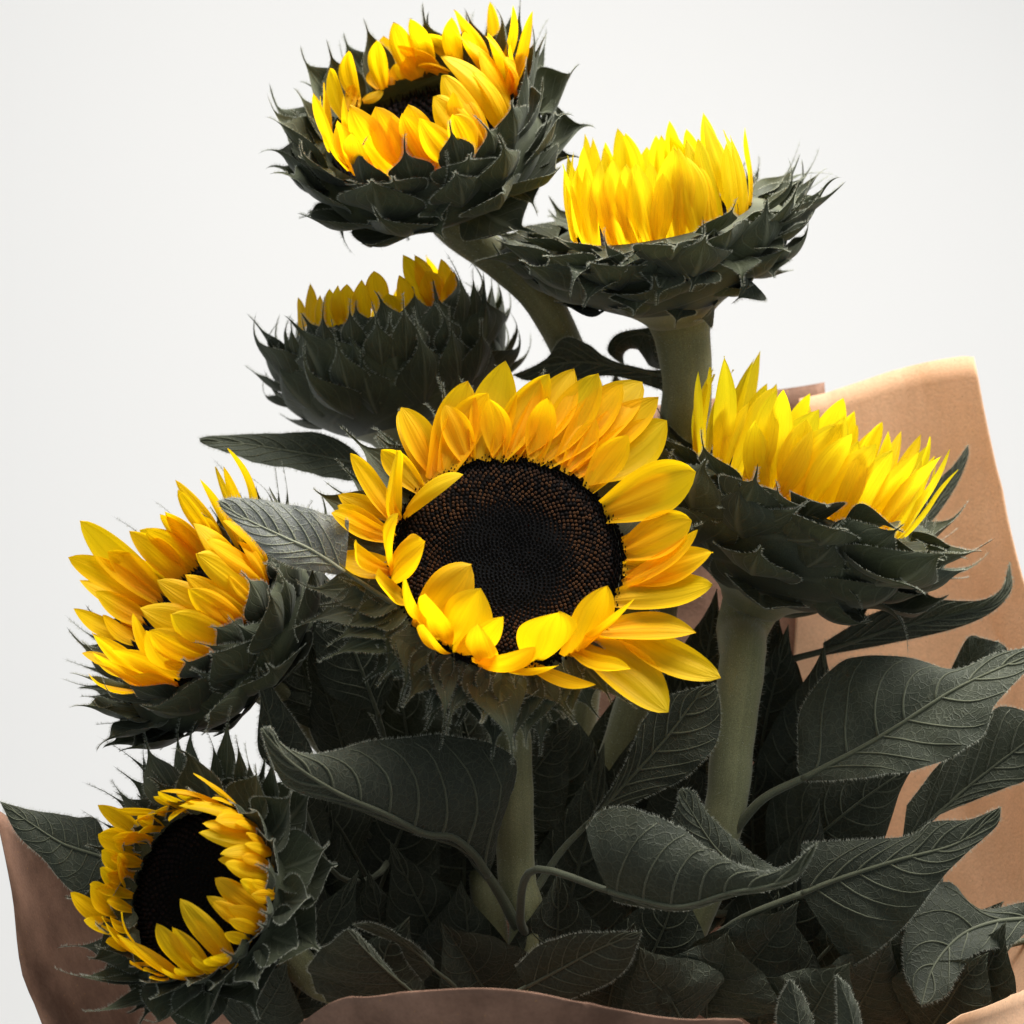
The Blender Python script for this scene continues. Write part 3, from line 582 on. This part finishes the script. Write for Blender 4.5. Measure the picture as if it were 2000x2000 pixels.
F5.P4([(1130,1480,1300,1100,205),(1220,1410,1430,1160,120),(1150,1440,1415,1480,110),(930,1570,1265,1600,100),(1000,1480,1080,1215,280),(820,1500,1090,1465,90),(690,1490,970,1440,150),(580,1400,720,1135,240),
 (610,1440,830,1260,130),(590,1400,450,1300,130),(480,1280,670,1020,230),(370,1060,480,910,180),(480,1280,370,1090,170),(350,1210,250,1060,170),(330,1060,100,920,120),(300,1050,310,780,130),(260,900,50,770,115),(350,790,620,580,155),
 (260,800,360,490,200),(240,800,110,495,135),(560,1400,480,1130,180),(760,1500,700,1330,150)], bow=.10, e=60)
F5.ring_petals([q for q in (2*math.pi*k/22 for k in range(22)) if F5.rad(q).z > -.15], 26, 135, 66)
F5.ring_bracts(20, .05, -4, 150, 95, cond=lambda q: q.z < .35 and q.x < .6); F5.ring_bracts(24, .10, 12, 205, 95, cond=lambda q: q.x < .5); F5.ring_bracts(18, .12, 2, 165, 110); F5.ring_bracts(16, .20, -12, 165, 130); F5.ring_bracts(13, .34, -24, 165, 150); F5.ring_bracts(10, .46, -38, 130, 150)
F5.B4([(170,740,20,510,150),(300,470,190,280,110),(260,480,180,360,80),(400,330,335,205,120),(490,300,465,160,60),(600,220,495,60,100),(720,230,690,140,80),(800,150,770,40,60),(980,160,1020,90,90),(1290,260,1350,190,90),
 (120,1050,0,920,150),(300,1300,60,1200,210),(330,1420,330,1740,190,'f',{'bow':-.15}),(480,1480,555,1920,130,'f',{'bow':-.15}),(760,1560,895,1990,270,'f',{'bow':-.15,'tail':.6}),(1000,1600,1150,1790,170,'f'),(1280,1560,1420,1630,130,'f'),
 (160,900,90,1180,150),(560,1500,300,1560,190,'f'),(620,1560,1000,1690,220,'f'),(1480,600,1590,400,120),(1600,1100,1780,1180,150),(250,1250,140,1330,170),(900,1560,720,1700,240,'f'),(1500,560,1460,650,70),(330,1350,190,1440,200,None,{'bow':.1,'e':0}),(260,1200,50,1050,200,None,{'bow':.1,'e':0}),(220,950,50,770,180,None,{'bow':.1,'e':0}),(600,1520,430,1720,220,'f',{'bow':-.1,'e':-20}),(1100,1580,1010,1730,230,'f',{'bow':-.1,'e':-20}),(180,1100,20,1000,160,None,{'bow':.1,'e':5})])
# ------------------------------------------------------------------ leaves on the stems
leaf(F3,3,[(960,1300),(830,1250),(500,1190),(250,1150),(30,1140)],[(960,1300),(830,1160),(650,1090),(400,1095),(60,1110),(30,1140)],[(960,1300),(860,1350),(730,1330),(300,1240),(80,1165),(30,1140)],(.045,.03),.004,-.012,seed=1,stemt=.3)
leaf(F5,6,[(1850,830),(1650,700),(1480,620),(1230,500),(1075,400)],[(1870,520),(1600,440),(1380,400),(1180,378),(1075,400)],[(1800,850),(1550,800),(1400,740),(1300,640),(1120,470),(1075,400)],(-.085,-.10),.004,-.004,seed=2,label='downy leaf with lit tone in its colour',m=M_DOWNY_LIT)
leaf(F7,7,[(640,960),(440,900),(340,860),(200,770),(0,630)],[(640,960),(560,740),(430,718),(250,690),(120,665),(0,630)],[(640,960),(540,1170),(430,1150),(330,1060),(250,960),(100,820),(0,630)],(-.06,-.05),.004,-.004,seed=3)
leaf(F5,8,[(1250,1130),(1170,1010),(1050,920),(910,905),(700,800),(450,690),(200,530),(50,370),(30,340)],[(1300,930),(1400,560),(1290,430),(1100,390),(970,370),(850,385),(600,410),(430,460),(250,475),(130,420),(90,340),(30,340)],
     [(1180,1060),(1050,960),(910,930),(700,830),(450,745),(300,700),(150,640),(60,450),(30,340)],(-.05,-.13),.018,.004,seed=4,veins=9,puff=.07)
leaf(F6,9,[(1000,690),(1250,560),(1400,470),(1650,310),(1932,180),(2010,140)],[(985,660),(1000,400),(1140,210),(1250,180),(1370,175),(1500,190),(1650,230),(1800,170),(1932,140),(2010,140)],
     [(1010,700),(1300,680),(1500,640),(1700,560),(1770,490),(1810,370),(1932,250),(2010,140)],(-.035,-.06),.016,-.018,seed=5,veins=7)
leaf(F6,9,[(1640,330),(1700,200),(1760,100)],[(1600,300),(1640,200),(1700,95),(1760,100)],[(1850,330),(1860,160),(1830,120),(1760,100)],(.02,.01),.0,.004,seed=6,veins=5,petiole=False)
leaf(F6,9,[(1420,960),(1500,900),(1700,720),(1932,540),(2050,450)],[(1440,800),(1600,600),(1780,420),(1860,385),(2050,450)],[(1440,925),(1600,830),(1850,730),(1960,670),(2050,450)],(-.01,-.02),-.002,-.004,seed=7,veins=7,petiole=False)
leaf(F6,9,[(1000,1170),(1150,1110),(1400,1030),(1650,960),(1800,850),(1835,808)],[(1000,960),(1430,930),(1550,870),(1700,860),(1800,822),(1835,808)],[(1200,1480),(1350,1380),(1470,1260),(1600,1090),(1740,960),(1822,880),(1835,808)],(-.05,-.075),.004,-.006,seed=8)
leaf(F5,9,[(190,1160),(300,1190),(490,1225),(700,1165),(850,1140),(980,1090),(1040,1010),(1062,960)],[(100,900),(150,830),(250,810),(350,830),(480,890),(600,980),(800,1070),(930,1060),(1062,960)],[(210,1200),(300,1220),(490,1245),(700,1185),(850,1160),(980,1110),(1050,1000),(1062,960)],(-.10,-.135),.004,.004,seed=9,veins=8,puff=.08)
leaf(F6,9,[(800,1130),(640,980),(540,830),(490,730)],[(480,1100),(460,900),(480,790),(490,730)],[(960,1100),(800,1010),(620,850),(550,745),(490,730)],(-.06,-.075),-.006,.004,seed=10,petiole=False)
leaf(F5,9,[(90,890),(250,720),(430,520),(560,350),(640,290)],[(90,890),(180,760),(250,650),(310,500),(350,430),(450,340),(640,290)],[(120,890),(300,790),(480,700),(560,640),(640,540),(660,400),(640,290)],(-.03,-.045),-.006,-.006,seed=11)
leaf(F6,5,[(960,1540),(1300,1430),(1600,1360),(1780,1310),(1850,1220),(1862,1110)],[(960,1500),(1200,1360),(1480,1300),(1700,1295),(1820,1240),(1862,1110)],[(960,1562),(1300,1500),(1600,1430),(1780,1350),(1872,1240),(1862,1110)],(.02,.03),-.006,.0,seed=12)
leaf(F6,5,[(1400,960),(1500,840),(1600,690),(1662,540)],[(1380,930),(1440,800),(1590,640),(1662,540)],[(1440,960),(1520,870),(1610,730),(1662,600),(1662,540)],(.05,.06),-.004,.0,seed=13,veins=6)
leaf(F2,2,[(900,1480),(700,1440),(450,1400),(250,1420),(60,1470)],[(900,1440),(780,1440),(600,1390),(450,1300),(330,1270),(230,1390),(60,1470)],[(900,1580),(830,1540),(600,1475),(400,1490),(150,1500),(60,1470)],(.035,.055),-.006,.0,seed=14)
leaf(F2,2,[(900,1330),(840,1280),(750,1250),(650,1280),(610,1360),(660,1420)],[(930,1300),(860,1220),(750,1220),(620,1250),(570,1340),(660,1420)],[(870,1440),(800,1420),(750,1340),(700,1320),(660,1360),(660,1420)],(.035,.06),.0,.012,seed=15,veins=4)
leaf(F2,2,[(640,1620),(625,1540),(610,1460)],[(580,1620),(590,1540),(610,1460)],[(690,1620),(665,1540),(610,1460)],(.06,.06),0,.004,seed=16,veins=3)
leaf(F4,8,[(500,620),(470,440),(420,270),(370,120),(320,0),(290,-120)],[(500,620),(330,440),(285,300),(300,150),(280,0),(290,-120)],[(500,620),(670,430),(600,260),(520,120),(430,40),(400,-60),(290,-120)],(.0,-.02),.004,-.006,seed=17)
leaf(F4,8,[(640,330),(600,150),(520,-60)],[(560,260),(520,100),(460,0),(520,-60)],[(720,200),(700,120),(640,0),(520,-60)],(.02,.02),0,.006,seed=18,veins=5)
leaf(F4,6,[(1560,2150),(1480,1960),(1400,1750),(1360,1580),(1315,1410)],[(1560,2150),(1340,1960),(1322,1800),(1335,1600),(1315,1410)],[(1560,2150),(1660,1960),(1560,1760),(1450,1600),(1350,1440),(1315,1410)],(-.055,-.07),-.004,.004,seed=19,veins=5)
leaf(F6,9,[(1990,1270),(1800,1290),(1660,1350),(1550,1480),(1500,1640)],[(1990,1270),(1960,1205),(1740,1235),(1600,1120),(1450,1280),(1430,1480),(1500,1640)],[(1990,1270),(1900,1370),(1800,1400),(1710,1430),(1650,1520),(1600,1600),(1500,1640)],(-.02,-.06),.004,-.006,seed=20,veins=5)
leaf(F6,9,[(1230,1800),(1200,1650),(1145,1512)],[(1150,1800),(1150,1650),(1145,1512)],[(1260,1800),(1245,1680),(1200,1570),(1145,1512)],(-.09,-.10),0,.004,seed=21,veins=4)
leaf(F6,9,[(1000,1800),(980,1650),(950,1530)],[(900,1800),(900,1640),(950,1530)],[(1060,1800),(1040,1680),(1000,1590),(950,1530)],(-.085,-.09),0,.004,seed=22,veins=4)
leaf(F7,8,[(880,1790),(700,1640),(560,1500),(490,1420)],[(380,1820),(280,1640),(350,1540),(490,1420)],[(900,1800),(780,1700),(640,1540),(540,1440),(490,1420)],(-.08,-.11),-.004,.004,seed=23,veins=5)
leaf(F7,8,[(960,1640),(880,1560),(780,1490),(640,1420),(520,1395)],[(960,1600),(860,1510),(780,1460),(640,1390),(520,1395)],[(900,1700),(820,1600),(760,1500),(640,1450),(520,1395)],(-.07,-.10),-.004,.004,seed=24,veins=4)
leaf(F5,9,[(-150,1560),(0,1480),(150,1400),(330,1330)],[(-200,1480),(-100,1390),(60,1340),(330,1330)],[(-120,1640),(60,1600),(250,1500),(330,1330)],(-.09,-.11),-.004,.0,seed=25,veins=7)
# darker leaves deeper in the bunch
for k, (fl, bx, by, tx, ty, wd, d) in enumerate([(F5,900,1950,760,1640,190,-.01),(F5,1080,1950,1180,1450,210,.02),(F6,1500,1950,1600,1560,230,.0),(F6,1400,1980,1560,1760,220,-.03),(F4,640,1900,640,1560,170,.0),(F4,720,1800,830,1440,200,.02),
        (F6,1620,1960,1800,1740,200,-.01),(F7,560,2000,700,1700,170,-.04),(F5,1180,2000,1240,1800,230,-.05),(F2,1250,1700,1330,1330,220,.03),(F1,1100,1650,1080,1330,200,.03),(F6,1560,1620,1610,1260,190,.02),(F3,860,1700,900,1420,180,.03),
        (F5,1000,1990,860,1800,200,-.04),(F6,1380,1990,1420,1820,260,-.05),(F6,1650,2010,1740,1830,200,-.03),(F2,1480,1500,1540,1220,140,.03),(F7,480,2030,560,1880,190,-.05),(F4,560,1700,600,1480,140,-.02),(F4,820,1620,770,1270,230,.03),(F4,760,1700,700,1380,210,.02),(F3,700,1760,620,1480,200,.03),(F5,900,1800,880,1450,230,.035),(F1,1040,1800,1010,1400,240,.04),(F1,1180,1820,1160,1450,250,.04),(F2,1320,1850,1330,1450,250,.035),(F2,1450,1850,1490,1450,220,.035),(F6,1560,1900,1700,1560,250,.03),(F6,1650,1950,1850,1640,260,.0),(F6,1700,2010,1960,1760,250,.0),(F6,1800,2030,1930,1860,230,-.03),(F5,1100,2010,1090,1700,240,-.02),(F5,1250,2000,1330,1700,240,-.03),(F6,1480,2010,1520,1740,240,-.02),(F7,760,1980,720,1700,210,-.01),(F7,620,1980,600,1680,210,.0),(F5,900,2000,900,1720,230,-.02),(F4,700,1680,560,1500,160,-.01),(F5,960,1600,1120,1420,200,-.0),(F6,1380,1700,1300,1450,200,.01),(F7,700,2010,800,1790,200,-.06),(F5,1340,2010,1250,1850,220,-.06),(F6,1560,2020,1660,1880,200,-.06),(F6,1500,1710,1790,1490,230,.0),(F6,1560,1640,1760,1420,220,.03),(F6,1700,1990,1990,1830,260,.01),(F6,1850,2040,1965,1800,200,-.02),(F6,1620,1850,1800,1690,200,-.03),(F5,740,1400,610,1090,150,-.02),(F4,640,1440,560,1140,150,-.0),(F6,1340,1520,1400,1150,170,.05),(F6,1490,1480,1520,1200,160,.05),(F3,930,1620,890,1330,220,.05),(F1,1080,1640,1060,1330,230,.055),(F2,1230,1640,1230,1300,220,.055),(F2,1320,1560,1330,1250,180,.06),(F3,800,1560,840,1300,180,.05)]):
    dx, dy = tx-bx, ty-by; l = math.hypot(dx, dy); nx, ny = -dy/l*wd*.5, dx/l*wd*.5; q = random.Random(k)
    j = lambda a: a+q.uniform(-14, 14)
    mid_ = [(bx, by), (j(bx+dx*.35), j(by+dy*.35)), (j(bx+dx*.7), j(by+dy*.7)), (tx, ty)]
    lf = [(bx, by), (bx+dx*.25+nx, by+dy*.25+ny), (bx+dx*.55+nx*.8, by+dy*.55+ny*.8), (bx+dx*.85+nx*.2, by+dy*.85+ny*.2), (tx, ty)]
    rt = [(bx, by), (bx+dx*.25-nx, by+dy*.25-ny), (bx+dx*.55-nx*.8, by+dy*.55-ny*.8), (bx+dx*.85-nx*.2, by+dy*.85-ny*.2), (tx, ty)]
    leaf(fl, 0, mid_, lf, rt, (d, d-.02), q.uniform(-.012, .012), q.uniform(-.012, .012), seed=40+k, hair=False)
# ------------------------------------------------------------------ the paper wrap
wrap = thing('paper_wrap', 'brown kraft paper wrapped around the stems, tall behind the right-hand flowers', 'paper wrap', (0, 0, TABLE_Z+.001))
def sheet(name, rails, m, nr=60, nc=90, crinkle=.0019, label=None, seed=0, thick=.0004):
    cols = [catmull([P(*p) if len(p) == 3 else Vector(p[1:]) for p in r], nc) for r in rails]
    rows = []
    per = [catmull([c[j] for c in cols], nr) for j in range(nc)]
    for i in range(nr):
        row = []
        for j in range(nc):
            p = per[j][i]; a = per[min(nc-1, j+1)][i]-per[max(0, j-1)][i]; b_ = per[j][min(nr-1, i+1)]-per[j][max(0, i-1)]
            n_ = a.cross(b_); n_ = n_.normalized() if n_.length > 1e-12 else Vector((0, 1, 0))
            q = p*11+Vector((seed, 0, 0))
            k = noise.noise(q)*2.0+(1-abs(noise.noise(p*9+Vector((0, seed, 0)))))**8*.9+(1-abs(noise.noise(p*21+Vector((seed, seed, 0)))))**10*.5
            row.append(p+n_*crinkle*k)
        rows.append(row)
    b = MB(); b.grid(rows); o = b.build(name, m, wrap)
    sd = o.modifiers.new('thickness', 'SOLIDIFY'); sd.thickness = thick
    if label: o['label'] = label
    return o
def W(x, y, z): return ('w', x, y, z)
ZB = TABLE_Z+.002
def arc(a0, a1, r, z, n, cx=0, cy=0): return [W(cx+r*math.cos(R_(a0+(a1-a0)*i/(n-1))), cy+r*math.sin(R_(a0+(a1-a0)*i/(n-1))), z) for i in range(n)]
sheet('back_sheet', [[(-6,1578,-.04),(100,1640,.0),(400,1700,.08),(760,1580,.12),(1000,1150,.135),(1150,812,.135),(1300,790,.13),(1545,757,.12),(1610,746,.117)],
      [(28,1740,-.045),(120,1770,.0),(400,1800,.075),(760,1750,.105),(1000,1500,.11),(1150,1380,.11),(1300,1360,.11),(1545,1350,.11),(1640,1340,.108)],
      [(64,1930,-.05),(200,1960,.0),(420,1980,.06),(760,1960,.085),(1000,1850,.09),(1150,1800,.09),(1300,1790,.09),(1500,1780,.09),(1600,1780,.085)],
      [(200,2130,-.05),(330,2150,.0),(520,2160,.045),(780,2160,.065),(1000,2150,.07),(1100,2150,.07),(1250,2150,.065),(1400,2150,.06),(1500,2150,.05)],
      arc(200, 20, .046, -.34, 9), arc(200, 20, .044, ZB, 9)], M_RUST_SHADED, seed=3, label='mottled rust-brown inner side, shade painted in')
sheet('right_sheet', [[(1560,778,.112),(1614,766,.108),(1680,745,.104),(1750,722,.10),(1820,706,.09),(1880,697,.08),(1906,698,.075)],
      [(1560,1050,.106),(1620,1045,.102),(1700,1040,.098),(1780,1030,.092),(1860,1020,.08),(1930,1010,.065),(1966,1010,.055)],
      [(1540,1400,.10),(1620,1400,.097),(1720,1400,.09),(1820,1400,.08),(1920,1400,.06),(2000,1400,.035),(2045,1400,.02)],
      [(1480,1850,.08),(1580,1860,.08),(1690,1870,.075),(1800,1880,.06),(1920,1890,.03),(2010,1900,-.01),(2050,1900,-.03)],
      arc(80, -25, .10, -.27, 7, 0.03), arc(80, -25, .048, -.345, 7), arc(80, -25, .047, ZB, 7)], M_PAPER, seed=5)
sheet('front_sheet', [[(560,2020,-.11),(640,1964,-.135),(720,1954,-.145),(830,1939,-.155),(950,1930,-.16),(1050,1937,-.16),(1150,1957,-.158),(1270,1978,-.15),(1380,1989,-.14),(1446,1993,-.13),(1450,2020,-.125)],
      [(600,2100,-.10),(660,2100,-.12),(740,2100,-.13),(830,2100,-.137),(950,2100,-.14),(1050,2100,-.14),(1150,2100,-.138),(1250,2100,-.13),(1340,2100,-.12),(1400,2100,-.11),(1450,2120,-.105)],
      arc(200, 340, .049, -.34, 11), arc(200, 340, .048, ZB, 11)], M_RUST_SHADED, seed=8)  # front of the wrap: its shade is painted in by the darker kraft
sheet('side_sheet', [[(1790,2040,-.09),(1868,1994,-.085),(1938,1965,-.07),(2000,1936,-.05),(2060,1900,-.03)],
      [(1640,2160,-.085),(1740,2160,-.08),(1850,2150,-.07),(1960,2140,-.05),(2060,2120,-.03)],
      arc(290, 360, .051, -.34, 5), arc(290, 360, .050, ZB, 5)], M_PAPER, seed=9)
